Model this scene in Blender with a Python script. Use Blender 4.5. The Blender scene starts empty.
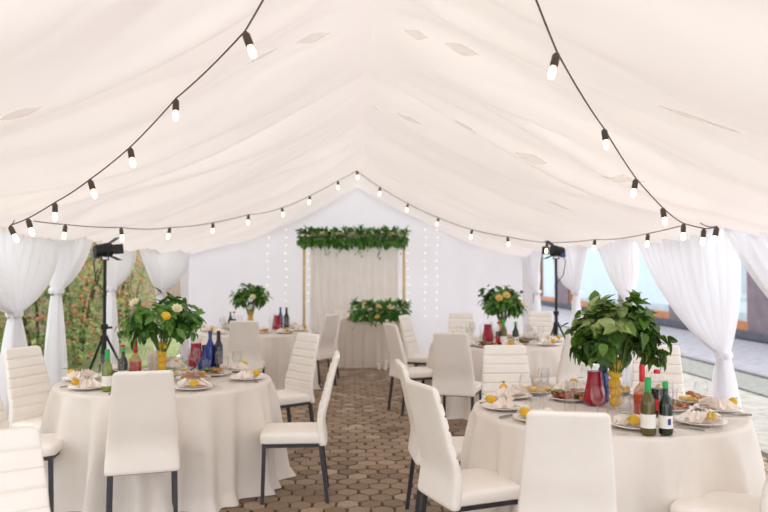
import bpy, math, random
from mathutils import Vector, Matrix, noise
R = math.radians
PI = math.pi
random.seed(7)
C = bpy.context.scene.collection
SC = bpy.context.scene

# ------------------------------------------------------------------ camera
CAM = Vector((-0.14, 0.0, 1.55))
FPX = 747.0
YAW = math.atan(34 / FPX)
PITCH = math.atan(16 / FPX)
cd = bpy.data.cameras.new('camera')
cam = bpy.data.objects.new('camera', cd)
C.objects.link(cam)
cam.location = CAM
cam.rotation_euler = (PI / 2 + PITCH, 0, -YAW)
cd.sensor_width = 36
cd.lens = 36 * FPX / 768
cd.clip_start = 0.05
cd.dof.use_dof = True
cd.dof.focus_distance = 4.3
cd.dof.aperture_fstop = 2.0
SC.camera = cam
CM = Matrix.Translation(CAM) @ cam.rotation_euler.to_matrix().to_4x4()


def ray(px, py):
    return CM.to_3x3() @ Vector(((px - 384) / FPX, -(py - 256) / FPX, -1.0))


def WY(px, py, Y):           # point at world depth Y
    d = ray(px, py)
    return CAM + d * ((Y - CAM.y) / d.y)


def WX(px, Y):
    return WY(px, 272, Y).x


def WZ(px, py, z):           # point on the level z
    d = ray(px, py)
    return CAM + d * ((z - CAM.z) / d.z)


# ------------------------------------------------------------------ materials
def lin(h):
    h = h.lstrip('#')
    o = []
    for i in (0, 2, 4):
        c = int(h[i:i + 2], 16) / 255
        o.append(c / 12.92 if c <= .04045 else ((c + .055) / 1.055) ** 2.4)
    return (o[0], o[1], o[2], 1)


def newmat(name):
    m = bpy.data.materials.new(name)
    m.use_nodes = True
    nt = m.node_tree
    nt.nodes.clear()
    out = nt.nodes.new('ShaderNodeOutputMaterial')
    return m, nt, out


def N(nt, t, **kw):
    n = nt.nodes.new(t)
    for k, v in kw.items():
        if k in n.inputs:
            n.inputs[k].default_value = v
        else:
            setattr(n, k, v)
    return n


def noise_mix(nt, c1, c2, scale, detail=3, lo=.35, hi=.65, coord='Object'):
    tc = N(nt, 'ShaderNodeTexCoord')
    nz = N(nt, 'ShaderNodeTexNoise', Scale=scale, Detail=detail)
    nt.links.new(tc.outputs[coord], nz.inputs['Vector'])
    rp = N(nt, 'ShaderNodeValToRGB')
    rp.color_ramp.elements[0].position = lo
    rp.color_ramp.elements[0].color = c1
    rp.color_ramp.elements[1].position = hi
    rp.color_ramp.elements[1].color = c2
    nt.links.new(nz.outputs['Fac'], rp.inputs['Fac'])
    return rp.outputs['Color'], nz.outputs['Fac']


def solid(name, c1, c2=None, rough=.6, scale=12, metal=0, bump=0, spec=.4, sheen=0, coat=0):
    m, nt, out = newmat(name)
    b = N(nt, 'ShaderNodeBsdfPrincipled')
    col, fac = noise_mix(nt, lin(c1), lin(c2 or c1), scale)
    nt.links.new(col, b.inputs['Base Color'])
    b.inputs['Roughness'].default_value = rough
    b.inputs['Metallic'].default_value = metal
    b.inputs['Specular IOR Level'].default_value = spec
    if sheen:
        b.inputs['Sheen Weight'].default_value = sheen
    if coat:
        b.inputs['Coat Weight'].default_value = coat
    if bump:
        bp = N(nt, 'ShaderNodeBump', Strength=bump, Distance=.01)
        nt.links.new(fac, bp.inputs['Height'])
        nt.links.new(bp.outputs['Normal'], b.inputs['Normal'])
    nt.links.new(b.outputs[0], out.inputs[0])
    return m


def fabric(name, c1, c2, trans=.45, clear=0, scale=3, tcol=None, bump=0, bscale=300):
    m, nt, out = newmat(name)
    col, fac = noise_mix(nt, lin(c1), lin(c2), scale)
    d = N(nt, 'ShaderNodeBsdfDiffuse')
    t = N(nt, 'ShaderNodeBsdfTranslucent')
    nt.links.new(col, d.inputs['Color'])
    if tcol:
        t.inputs['Color'].default_value = lin(tcol)
    else:
        nt.links.new(col, t.inputs['Color'])
    if bump:
        tc = N(nt, 'ShaderNodeTexCoord')
        nz = N(nt, 'ShaderNodeTexNoise', Scale=bscale, Detail=2)
        nt.links.new(tc.outputs['Object'], nz.inputs['Vector'])
        bp = N(nt, 'ShaderNodeBump', Strength=bump, Distance=.004)
        nt.links.new(nz.outputs['Fac'], bp.inputs['Height'])
        nt.links.new(bp.outputs['Normal'], d.inputs['Normal'])
    mx = N(nt, 'ShaderNodeMixShader', Fac=trans)
    nt.links.new(d.outputs[0], mx.inputs[1])
    nt.links.new(t.outputs[0], mx.inputs[2])
    o = mx.outputs[0]
    if clear:
        tr = N(nt, 'ShaderNodeBsdfTransparent')
        m2 = N(nt, 'ShaderNodeMixShader', Fac=clear)
        nt.links.new(o, m2.inputs[1])
        nt.links.new(tr.outputs[0], m2.inputs[2])
        o = m2.outputs[0]
    nt.links.new(o, out.inputs[0])
    return m


def island(name, cols, rough=.6, trans=0, bump=0, noise_scale=30, nmix=.3):
    """colour picked per loose piece of the mesh"""
    m, nt, out = newmat(name)
    g = N(nt, 'ShaderNodeNewGeometry')
    rp = N(nt, 'ShaderNodeValToRGB')
    el = rp.color_ramp.elements
    for i, c in enumerate(cols):
        p = i / max(1, len(cols) - 1)
        if i == 0:
            e = el[0]; e.position = 0
        elif i == len(cols) - 1:
            e = el[-1]; e.position = 1
        else:
            e = el.new(p)
        e.color = lin(c)
    nt.links.new(g.outputs['Random Per Island'], rp.inputs['Fac'])
    tc = N(nt, 'ShaderNodeTexCoord')
    nz = N(nt, 'ShaderNodeTexNoise', Scale=noise_scale, Detail=4)
    nt.links.new(tc.outputs['Object'], nz.inputs['Vector'])
    mr = N(nt, 'ShaderNodeMapRange')
    mr.inputs['To Min'].default_value = 1 - nmix
    mr.inputs['To Max'].default_value = 1 + nmix
    nt.links.new(nz.outputs['Fac'], mr.inputs['Value'])
    ml = N(nt, 'ShaderNodeVectorMath', operation='SCALE')
    nt.links.new(rp.outputs['Color'], ml.inputs[0])
    nt.links.new(mr.outputs[0], ml.inputs['Scale'])
    b = N(nt, 'ShaderNodeBsdfPrincipled', Roughness=rough)
    nt.links.new(ml.outputs[0], b.inputs['Base Color'])
    if bump:
        bp = N(nt, 'ShaderNodeBump', Strength=bump, Distance=.006)
        nt.links.new(nz.outputs['Fac'], bp.inputs['Height'])
        nt.links.new(bp.outputs['Normal'], b.inputs['Normal'])
    o = b.outputs[0]
    if trans:
        t = N(nt, 'ShaderNodeBsdfTranslucent')
        nt.links.new(ml.outputs[0], t.inputs['Color'])
        mx = N(nt, 'ShaderNodeMixShader', Fac=trans)
        nt.links.new(o, mx.inputs[1])
        nt.links.new(t.outputs[0], mx.inputs[2])
        o = mx.outputs[0]
    nt.links.new(o, out.inputs[0])
    return m


def glass(name, tint='#ffffff', gloss=.06, body=None, body_fac=0):
    m, nt, out = newmat(name)
    tr = N(nt, 'ShaderNodeBsdfTransparent')
    tr.inputs['Color'].default_value = lin(tint)
    gl = N(nt, 'ShaderNodeBsdfGlossy', Roughness=.04)
    lw = N(nt, 'ShaderNodeLayerWeight', Blend=.25)
    mr = N(nt, 'ShaderNodeMapRange')
    mr.inputs['To Min'].default_value = gloss * .5
    mr.inputs['To Max'].default_value = min(1, gloss * 5)
    nt.links.new(lw.outputs['Fresnel'], mr.inputs['Value'])
    a = tr.outputs[0]
    if body:
        d = N(nt, 'ShaderNodeBsdfPrincipled', Roughness=.2)
        d.inputs['Base Color'].default_value = lin(body)
        m0 = N(nt, 'ShaderNodeMixShader', Fac=body_fac)
        nt.links.new(a, m0.inputs[1])
        nt.links.new(d.outputs[0], m0.inputs[2])
        a = m0.outputs[0]
    mx = N(nt, 'ShaderNodeMixShader')
    nt.links.new(mr.outputs[0], mx.inputs[0])
    nt.links.new(a, mx.inputs[1])
    nt.links.new(gl.outputs[0], mx.inputs[2])
    nt.links.new(mx.outputs[0], out.inputs[0])
    return m


def emit(name, col, strength):
    m, nt, out = newmat(name)
    e = N(nt, 'ShaderNodeEmission', Strength=strength)
    e.inputs['Color'].default_value = lin(col)
    nt.links.new(e.outputs[0], out.inputs[0])
    return m


M = dict(
    ceiling=fabric('ceiling fabric', '#f5f0ed', '#f8f4f1', .215, tcol='#f7eeea', scale=1.2),
    gap=fabric('outer tent roof', '#ece3dc', '#f2eae4', .35, .6, scale=8),
    wallcloth=fabric('back wall cloth', '#f0eef0', '#f5f3f5', .17, tcol='#f0f0f8', scale=1),
    sheer=fabric('sheer curtain', '#f8f8f9', '#fcfcfd', .58, .16, scale=2, tcol='#fbfbff'),
    cloth=fabric('tablecloth linen', '#f1eae1', '#f5eee6', .12, scale=5, bump=.15, bscale=500),
    drape=fabric('arch backdrop', '#f8f3ea', '#fbf7f0', .5, scale=4),
    napkin=fabric('napkin cloth', '#f6ece2', '#fbf4ec', .2, scale=20),
    leather=solid('cream leatherette', '#f2ece4', '#f5f0e9', .48, 6, bump=.03, spec=.35),
    metal=solid('dark grey metal', '#3a3a40', '#46464c', .45, 20, metal=.3),
    black=solid('black metal', '#141518', '#1c1d21', .45, 20),
    darkglass=solid('lamp lens', '#22252b', '#2c3038', .12, 8, spec=.7),
    bluepl=solid('blue switch box', '#31527e', '#3d6293', .4, 8),
    whitepl=solid('white cable', '#d8d8d8', '#e4e4e4', .5, 8),
    gold=solid('gold painted metal', '#d2b878', '#dfc98f', .35, 15, metal=.6),
    china=solid('white china', '#f1ece6', '#f6f2ec', .18, 6, spec=.5),
    steel=solid('cutlery steel', '#9a9793', '#b4b1ac', .25, 10, metal=.9),
    lemon=solid('lemon peel', '#d9a520', '#e6ba38', .42, 60, bump=.25),
    lemonflesh=solid('lemon flesh', '#f0cf4e', '#f6df7c', .35, 40),
    blossom=solid('cream petals', '#efe6c4', '#f6f0d8', .6, 30),
    rose=solid('pale yellow petals', '#e8cf7c', '#f0dc96', .6, 30),
    leaf=island('garden leaves', ['#2f5a1e', '#3f7026', '#568a32', '#76a044', '#356524'], .45, .25),
    leafbig=island('broad leaves', ['#2d4c18', '#3d6320', '#547c2a', '#749a3c', '#34561c'], .42, .22),
    leafpale=island('pale leaves', ['#a3b56c', '#b6c584', '#94a860', '#c4d098'], .5, .3),
    ivy=island('garland leaves', ['#37662a', '#4c8236', '#659c42', '#82b354', '#3d6e2e'], .5, .25),
    hedge=island('hedge leaves', ['#56703c', '#6f8c48', '#8ea35c', '#a8b56e', '#62824a', '#b8a86a'], .6, .35),
    berry=island('red berries', ['#bf5a48', '#c9705a', '#d4906e', '#b65a50'], .45),
    bark=solid('brown bark', '#4d3c2e', '#66513e', .85, 30, bump=.4),
    stem=solid('green stem', '#496b2a', '#5b7d36', .6, 30),
    paver=island('paving blocks', ['#806c57', '#927d66', '#a08b74', '#87725b', '#b09b84', '#786450'], .8, 0, .5, 60, .35),
    joint=solid('sand joints', '#4f4237', '#605144', .95, 40, bump=.4),
    asphalt=solid('asphalt', '#86868c', '#9696a0', .9, 6, bump=.2),
    kerb=solid('kerb concrete', '#77777a', '#8c8c8e', .9, 10, bump=.2),
    lawn=solid('thin grass', '#787b74', '#8c8d8a', .95, 14, bump=.5),
    path=solid('outdoor paving', '#8f8c86', '#a5a29b', .9, 8, bump=.3),
    soil=solid('grass ground', '#6d7a48', '#869058', .95, 6, bump=.4),
    plaster=solid('mauve grey cladding', '#6f646b', '#7c7077', .8, 3, bump=.1),
    plinth=solid('dark plinth', '#4a4c55', '#585a63', .85, 5),
    wood=solid('orange varnished wood', '#a9683a', '#bf7d48', .45, 9),
    pane=glass('window pane', '#f2f7fa', .05),
    wincurt=fabric('window curtain', '#dde8ec', '#e9f0f2', .2, scale=2),
    stone=solid('old brown wall', '#8b7468', '#a08a7c', .9, 5, bump=.5),
    clear=glass('clear glass', '#fdfdfd', .035),
    blush=glass('pinkish glass', '#f2e0d4', .05),
    olive=glass('olive bottle glass', '#a08a3a', .06, '#6e6420', .6),
    thin=glass('thin clear glass', '#fefefe', .012),
    greenglass=glass('green bottle glass', '#3c7a3c', .12, '#1c4a24', .45),
    darkgreen=glass('dark green bottle glass', '#143c22', .04, '#0a2616', .9),
    paleglass=glass('pale green bottle glass', '#bcd08a', .10, '#a8b85a', .35),
    amber=glass('amber wine', '#a0702c', .10, '#8a5520', .5),
    blueglass=glass('blue bottle glass', '#5a78c0', .07, '#24449c', .6),
    navy=glass('dark violet bottle glass', '#1a1838', .06, '#1a1836', .75),
    red=solid('red juice', '#9c0a24', '#a80e2a', .25, 10),
    orange=solid('orange drink', '#cf4a22', '#d9552a', .25, 10),
    cola=solid('cola', '#1e0d08', '#26110b', .2, 10),
    redcap=solid('red plastic', '#c8202c', '#d42c38', .35, 10),
    greencap=solid('green foil', '#1f9a4a', '#2aac58', .35, 10),
    bluecap=solid('blue foil', '#23418e', '#2c4ea0', .35, 10),
    darkcap=solid('dark foil', '#24162e', '#2e1f3a', .35, 10),
    paper=solid('label paper', '#ece8e0', '#f4f1ea', .6, 10),
    bluemark=solid('blue print', '#3a4f86', '#46609a', .6, 10),
    pastry=solid('baked pastry', '#b06a34', '#d6995a', .6, 60, bump=.4),
    meat=solid('sliced meat', '#a8563e', '#c47a58', .5, 60, bump=.3),
    cheese=solid('cheese', '#e6bf5e', '#eccb78', .5, 30),
    lettuce=solid('lettuce', '#4d7a2a', '#6d9a3a', .5, 40),
    candle=solid('candle wax', '#f2eee4', '#f7f4ec', .5, 8),
    socket=solid('bakelite socket', '#4a3c32', '#57483d', .4, 20),
    cable=solid('brown cable', '#4a3a34', '#5a4840', .6, 20),
    bulb=emit('glowing bulb', '#ffdcb4', 6.0),
    led=emit('glowing led', '#ffe6c4', 3.0),
)


# ------------------------------------------------------------------ mesh builder
class MB:
    def __init__(self):
        self.v, self.f = [], []

    def add(self, vs, fs, mx=None):
        b = len(self.v)
        for p in vs:
            p = Vector(p)
            self.v.append(mx @ p if mx else p)
        for f in fs:
            self.f.append([i + b for i in f])
        return self

    def box(self, c, s, mx=None, rz=0):
        x, y, z = s[0] / 2, s[1] / 2, s[2] / 2
        vs = [(a * x, b * y, d * z) for d in (-1, 1) for b in (-1, 1) for a in (-1, 1)]
        t = Matrix.Translation(Vector(c)) @ Matrix.Rotation(rz, 4, 'Z')
        if mx:
            t = mx @ t
        return self.add(vs, [(0, 2, 3, 1), (4, 5, 7, 6), (0, 1, 5, 4), (2, 6, 7, 3), (0, 4, 6, 2), (1, 3, 7, 5)], t)

    def loops(self, rings, cap=True, close=True):
        """skin successive rings of equal length"""
        n = len(rings[0])
        b = len(self.v)
        for r in rings:
            self.v.extend(Vector(p) for p in r)
        for i in range(len(rings) - 1):
            for j in range(n if close else n - 1):
                k = (j + 1) % n
                self.f.append([b + i * n + j, b + i * n + k, b + (i + 1) * n + k, b + (i + 1) * n + j])
        if cap:
            self.f.append([b + j for j in range(n)][::-1])
            e = b + (len(rings) - 1) * n
            self.f.append([e + j for j in range(n)])
        return self

    def tube(self, pts, r, n=8, square=False):
        pts = [Vector(p) for p in pts]
        rs = r if isinstance(r, (list, tuple)) else [r] * len(pts)
        if square:
            n = 4
        rings = []
        ref = None
        for i, p in enumerate(pts):
            a = pts[max(0, i - 1)]
            c = pts[min(len(pts) - 1, i + 1)]
            t = (c - a).normalized()
            if ref is None:
                ref = Vector((1, 0, 0)) if abs(t.x) < .9 else Vector((0, 1, 0))
            u = (ref - t * ref.dot(t)).normalized()
            ref = u
            w = t.cross(u)
            off = PI / 4 if square else 0
            rings.append([p + (u * math.cos(off + 2 * PI * k / n) + w * math.sin(off + 2 * PI * k / n)) * rs[i] for k in range(n)])
        return self.loops(rings)

    def lathe(self, prof, n=20, c=(0, 0, 0), cap=True, mx=None):
        rings = []
        for r, z in prof:
            ring = [Vector((c[0] + r * math.cos(2 * PI * k / n), c[1] + r * math.sin(2 * PI * k / n), c[2] + z)) for k in range(n)]
            rings.append([mx @ p for p in ring] if mx else ring)
        return self.loops(rings, cap)

    def ball(self, c, rad, nu=12, nv=8, mx=None):
        if not isinstance(rad, (tuple, list)):
            rad = (rad, rad, rad)
        rings = []
        for i in range(nv + 1):
            th = .02 + (PI - .04) * i / nv
            ring = []
            for k in range(nu):
                p = Vector((rad[0] * math.sin(th) * math.cos(2 * PI * k / nu), rad[1] * math.sin(th) * math.sin(2 * PI * k / nu), -rad[2] * math.cos(th)))
                if mx:
                    p = mx @ p
                ring.append(p + Vector(c))
            rings.append(ring)
        return self.loops(rings)

    def grid(self, fn, nu, nv):
        b = len(self.v)
        for j in range(nv + 1):
            for i in range(nu + 1):
                self.v.append(Vector(fn(i / nu, j / nv)))
        w = nu + 1
        for j in range(nv):
            for i in range(nu):
                self.f.append([b + j * w + i, b + j * w + i + 1, b + (j + 1) * w + i + 1, b + (j + 1) * w + i])
        return self

    def leaf(self, p, d, up, L, Wd, bend=.25, shape=0):
        p = Vector(p)
        d = Vector(d).normalized()
        s = d.cross(Vector(up))
        if s.length < .05:
            s = d.cross(Vector((1, .3, .2)))
        s.normalize()
        n = s.cross(d)
        st = [(0, .0), (.18, .62), (.42, 1.0), (.72, .72), (1, 0)] if shape == 0 else [(0, 0), (.12, .8), (.36, 1.0), (.7, .66), (1, 0)]
        vs, b = [], len(self.v)
        for t, w in st:
            mid = p + d * (t * L) - n * (bend * L * t * t)
            if w == 0:
                vs.append(mid)
            else:
                e = n * (.18 * Wd * w)
                vs += [mid - s * (Wd * w / 2) + e, mid, mid + s * (Wd * w / 2) + e]
        self.v.extend(vs)
        a = lambda k: b + k
        self.f += [[a(0), a(2), a(1)], [a(0), a(3), a(2)]]
        for q in (1, 4):
            self.f += [[a(q), a(q + 1), a(q + 4), a(q + 3)], [a(q + 1), a(q + 2), a(q + 5), a(q + 4)]]
        self.f += [[a(7), a(8), a(10)], [a(8), a(9), a(10)]]
        return self

    def mesh(self, name, mat, smooth=True):
        me = bpy.data.meshes.new(name)
        me.from_pydata([tuple(p) for p in self.v], [], self.f)
        me.materials.append(mat)
        if smooth:
            me.polygons.foreach_set('use_smooth', [True] * len(me.polygons))
            try:
                me.set_sharp_from_angle(angle=R(42))
            except Exception:
                pass
        me.update()
        return me

    def build(self, name, mat, parent=None, smooth=True, loc=None):
        o = bpy.data.objects.new(name, self.mesh(name, mat, smooth))
        C.objects.link(o)
        if parent:
            o.parent = parent
        if loc is not None:
            o.location = loc
        return o


def tag(o, label=None, cat=None, group=None, kind=None):
    if label: o['label'] = label
    if cat: o['category'] = cat
    if group: o['group'] = group
    if kind: o['kind'] = kind
    return o


def empty(name, loc, label, cat, rz=0, group=None):
    o = bpy.data.objects.new(name, None)
    o.empty_display_size = .1
    C.objects.link(o)
    o.location = loc
    o.rotation_euler = (0, 0, rz)
    return tag(o, label, cat, group)


KIDS = {}


def dup(root, loc, rz=0, label=None, group=None):
    def cp(o, parent):
        c = o.copy()
        C.objects.link(c)
        c.parent = parent
        for ch in o.children:
            cp(ch, c)
        return c
    r = cp(root, None)
    r.location = loc
    r.rotation_euler = (0, 0, rz)
    if label: r['label'] = label
    if group: r['group'] = group
    return r


PROTO = {}


def spawn(key, maker, loc, rz, label, group=None):
    """first use builds the thing, later uses copy it"""
    if key not in PROTO:
        PROTO[key] = maker()
        o = PROTO[key]
        o.location = loc
        o.rotation_euler = (0, 0, rz)
        o['label'] = label
        if group: o['group'] = group
        return o
    return dup(PROTO[key], loc, rz, label, group)


def struct(mb, name, mat, smooth=True):
    return tag(mb.build(name, mat, None, smooth), kind='structure')


# ------------------------------------------------------------------ the tent shell
HW, RZ, EZ, YB = 3.0, 3.18, 1.93, 13.4
FR0, FRD = 2.0, 2.05


def ceil_z(x, y):
    s = abs(x) / HW
    base = RZ + (EZ - RZ) * s
    p = ((y - FR0) / FRD) % 1.0
    swag = math.sin(PI * p)
    z = base - .10 * math.sin(PI * min(1, s)) - (.10 + .07 * math.sin(PI * s)) * swag
    sg = 1 if x > 0 else -1
    rk = min(1, s / .12)
    w = noise.noise(Vector((x * .45, y * .4, 3.3 * sg)))
    w2 = noise.noise(Vector((x * .9 + 7, y * .8, 1.7 * sg)))
    ph = y * 1.15 + s * s * .5 + w * 1.1
    amp = (.030 + .075 * max(0, w2 + .3)) * (.35 + .65 * math.sin(PI * min(1, s * .9 + .1)))
    r = math.sin(2 * PI * ph)
    z += rk * amp * (r * abs(r) * .5 + .5 * r)
    z += rk * .016 * math.sin(2 * PI * (y * 2.9 + 1.3 * w + s * .8)) * max(0, .5 + w2)
    w3 = noise.noise(Vector((x * .8 + 3, y * 1.1, 4.4 * sg)))
    z += rk * .014 * (1 - abs(math.sin(PI * (y * 2.6 + 1.8 * w3 - s * .9)))) ** 3 * max(0, .35 + w3) * 2
    z += .03 * noise.noise(Vector((x * .7, y * .5, 9)))
    return z


for nm, sg in (('ceiling', 1), ('ceiling.001', -1)):
    mb = MB()
    mb.grid(lambda u, v, sg=sg: (sg * HW * u, -2.0 + (YB + 2.12) * v, ceil_z(sg * max(1e-4, HW * u), -2.0 + (YB + 2.12) * v)), 56, 520)
    struct(mb, nm, M['ceiling'])


def backwall(u, v):
    x = -HW + 2 * HW * u
    top = RZ + .05 + (EZ - RZ) * abs(x) / HW
    z = .01 + (top - .01) * v
    w = noise.noise(Vector((x * .6, z * .3, 5)))
    y = YB + .02 + .018 * math.sin(2 * PI * (x * 1.4 + w * .8)) * (.4 + .6 * abs(w)) + .03 * noise.noise(Vector((x * 1.1, z * .7, 2)))
    return (x, y, z)


# lens shaped openings between the lengths of lining
gp = MB()
for px, py, ln, wd_ in ((416, 33, .24, .05), (462, 48, .34, .05), (408, 118, .4, .05), (531, 157, .4, .05), (313, 36, .34, .06), (376, 108, .14, .04),
                        (690, 115, .5, .07), (722, 126, .3, .05), (560, 205, .4, .04), (622, 178, .5, .04), (465, 125, .3, .03), (20, 112, .3, .06), (262, 55, .3, .04)):
    d = ray(px, py)
    t = 2.0
    while t < 14 and (CAM + d * t).z < ceil_z((CAM + d * t).x, (CAM + d * t).y):
        t += .01
    c0 = CAM + d * t
    sg = 1 if c0.x > 0 else -1

    def lens(u, v):
        a = (u - .5)
        x = c0.x + a * ln * .6
        y = c0.y - sg * a * ln * .13 + (v - .5) * wd_ * math.cos(PI * a) * 1.2
        return (x, y, ceil_z(x, y) - .004)
    gp.grid(lens, 16, 4)
struct(gp, 'trim_lining_gaps', M['gap'])

struct(MB().grid(backwall, 160, 30), 'wall_back', M['wallcloth'])

for nm, sg, y0 in (('wall_left', -1, 12.7), ('wall_right', 1, 12.75)):
    struct(MB().grid(lambda u, v, sg=sg, y0=y0: (sg * (HW - .01) + .02 * math.sin(u * 16 + 2 * v), y0 + (YB - y0) * u, .01 + (EZ + .05) * v), 30, 10), nm, M['wallcloth'])

# floor: joints and real paving blocks
fl = MB().box((0, 6.3, -.06), (6.9, 15.4, .1))
struct(fl, 'floor', M['joint'], False)
pv = MB()
pit = .155
rows = int(14.4 / (pit * .866))
for j in range(rows):
    for i in range(-22, 23):
        cx = i * pit + (pit / 2 if j % 2 else 0)
        cy = -.6 + j * pit * .866
        if abs(cx) > 3.3:
            continue
        top, low = [], []
        a0 = random.uniform(-.03, .03)
        zz = random.uniform(-.002, .002)
        rr = [random.uniform(.84, 1.03) for _ in range(6)]
        for k in range(6):
            a = PI / 6 + k * PI / 3 + a0
            rad = pit / math.sqrt(3) * rr[k]
            low.append((cx + rad * .965 * math.cos(a), cy + rad * .965 * math.sin(a), -.012))
            top.append((cx + rad * .90 * math.cos(a), cy + rad * .90 * math.sin(a), zz))
        mid = [(a[0] * .75 + b[0] * .25, a[1] * .75 + b[1] * .25, zz - .004) for a, b in zip(low, top)]
        pv.loops([low, mid, top])
o = pv.build('paving_blocks', M['paver'], None, False)
o.name = 'floor_paving'
tag(o, kind='structure')

# outside
struct(MB().box((-13.6, 15, -.08), (20, 60, .1)), 'ground_left', M['soil'], False)
struct(MB().box((4.2, 15, -.08), (1.8, 60, .1)), 'ground_path', M['path'], False)
struct(MB().box((5.5, 15, -.055), (.8, 60, .1)), 'ground_lawn', M['lawn'], False)
struct(MB().box((5.98, 15, -.04), (.14, 60, .14)), 'trim_kerb', M['kerb'], False)
struct(MB().box((9.0, 15, -.08), (5.9, 60, .1)), 'ground_asphalt', M['asphalt'], False)

# building beyond the road
bx = 9.1
bd = empty('building', (bx, 20, 0), 'mauve grey building with orange framed windows across the asphalt on the right', 'building')
w = MB()
wins = [(10.0, 13.6), (17.0, 19.8), (21.3, 24.8), (25.4, 31.3), (33.4, 36.5)]
edges = [8.0] + [e for ab in wins for e in ab] + [40.0]
for i in range(0, len(edges), 2):
    w.box((.15, (edges[i] + edges[i + 1]) / 2 - 20, 2.4), (.3, edges[i + 1] - edges[i], 4.8))
for a, b in wins:
    w.box((.15, (a + b) / 2 - 20, 4.0), (.3, b - a, 1.6))
w.build('wall', M['plaster'], bd, False)
MB().box((.10, 4, .09), (.42, 32, .18)).build('plinth', M['plinth'], bd, False)
for a, b in wins:
    fm = MB()
    c = (a + b) / 2 - 20
    ww = b - a
    for z in (.28, 3.1):
        fm.box((.12, c, z), (.12, ww, .2))
    for yy in (a - 20 + .07, b - 20 - .07):
        fm.box((.12, yy, 1.7), (.12, .14, 2.64))
    fr = fm.build('window_frame', M['wood'], bd, False)
    MB().box((.14, c, 1.7), (.02, ww - .2, 2.7)).build('pane', M['pane'], fr, False)
    cu = MB().grid(lambda u, v, c=c, ww=ww: (.27 + .025 * math.sin(2 * PI * u * ww * 3.2), c - ww / 2 + ww * u, .3 + 2.8 * v), 120, 2)
    cu.build('window_curtain', M['wincurt'], fr)

# hedge on the left
struct(MB().box((-8.2, 26, 1.6), (.3, 48, 3.2)), 'trim_garden_wall', M['stone'], False)


def bush(x, y, rx, ry, h, label, nl=1500, nb=110, seed=1):
    rnd = random.Random(seed)
    root = empty('shrub', (x, y, 0), label, 'shrub', group='shrubs outside the left curtains')
    st = MB()
    for k in range(6):
        a = rnd.uniform(0, 2 * PI)
        e = Vector((rx * .5 * math.cos(a), ry * .5 * math.sin(a), h * .75))
        st.tube([(0.05 * math.cos(a), .05 * math.sin(a), -.03), e * .5 + Vector((0, 0, .1)), e], [.03, .02, .008], 5)
    st.build('branches', M['bark'], root)
    lf, br = MB(), MB()
    for k in range(nl):
        a = rnd.uniform(0, 2 * PI)
        zc = rnd.uniform(.04, 1)
        rr = math.sqrt(rnd.uniform(.2, 1)) * (.75 + .35 * noise.noise(Vector((math.cos(a) * 2, math.sin(a) * 2, zc * 3 + seed)))) * math.sqrt(max(.05, 1 - max(0, zc - .4) ** 2 * 2.2))
        p = Vector((rx * rr * math.cos(a), ry * rr * math.sin(a), zc * h))
        d = Vector((math.cos(a), math.sin(a), rnd.uniform(-.6, .7))) + Vector((rnd.uniform(-.7, .7), rnd.uniform(-.7, .7), rnd.uniform(-.5, .5)))
        L = rnd.uniform(.07, .13)
        lf.leaf(p, d, (0, 0, 1), L, L * .55)
    for k in range(nb):
        a = rnd.uniform(0, 2 * PI)
        zc = rnd.uniform(.08, 1)
        rr = (.8 + .35 * noise.noise(Vector((math.cos(a) * 2, math.sin(a) * 2, zc * 3 + seed)))) * math.sqrt(max(.05, 1 - max(0, zc - .4) ** 2 * 2.2)) * rnd.uniform(.85, 1.06)
        br.ball((rx * rr * math.cos(a), ry * rr * math.sin(a), zc * h), rnd.uniform(.018, .034), 6, 4)
    tag(lf.build('foliage', M['hedge'], root, False), kind='stuff')
    tag(br.build('berries', M['berry'], root), kind='stuff')


bush(-4.6, 7.2, .75, .9, 1.5, 'low green shrub with red berries between the first two left curtains', 1500, 90, 1)
bush(-4.7, 8.9, .8, 1.0, 1.9, 'green shrub with red berries behind the second left curtain', 1700, 120, 2)
bush(-4.5, 10.8, .85, 1.1, 2.2, 'tall berry laden shrub seen left of the black lamp stand', 2000, 170, 3)
bush(-4.8, 13.0, .9, 1.2, 2.5, 'tall green shrub with red berries seen right of the lamp stand', 2000, 170, 4)
bush(-5.0, 15.6, 1.0, 1.3, 2.9, 'tallest reddish shrub in the gap near the far left corner', 2000, 260, 5)
bush(-5.6, 18.6, 1.1, 1.5, 2.9, 'shrub farthest away along the garden wall', 1500, 240, 6)


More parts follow.
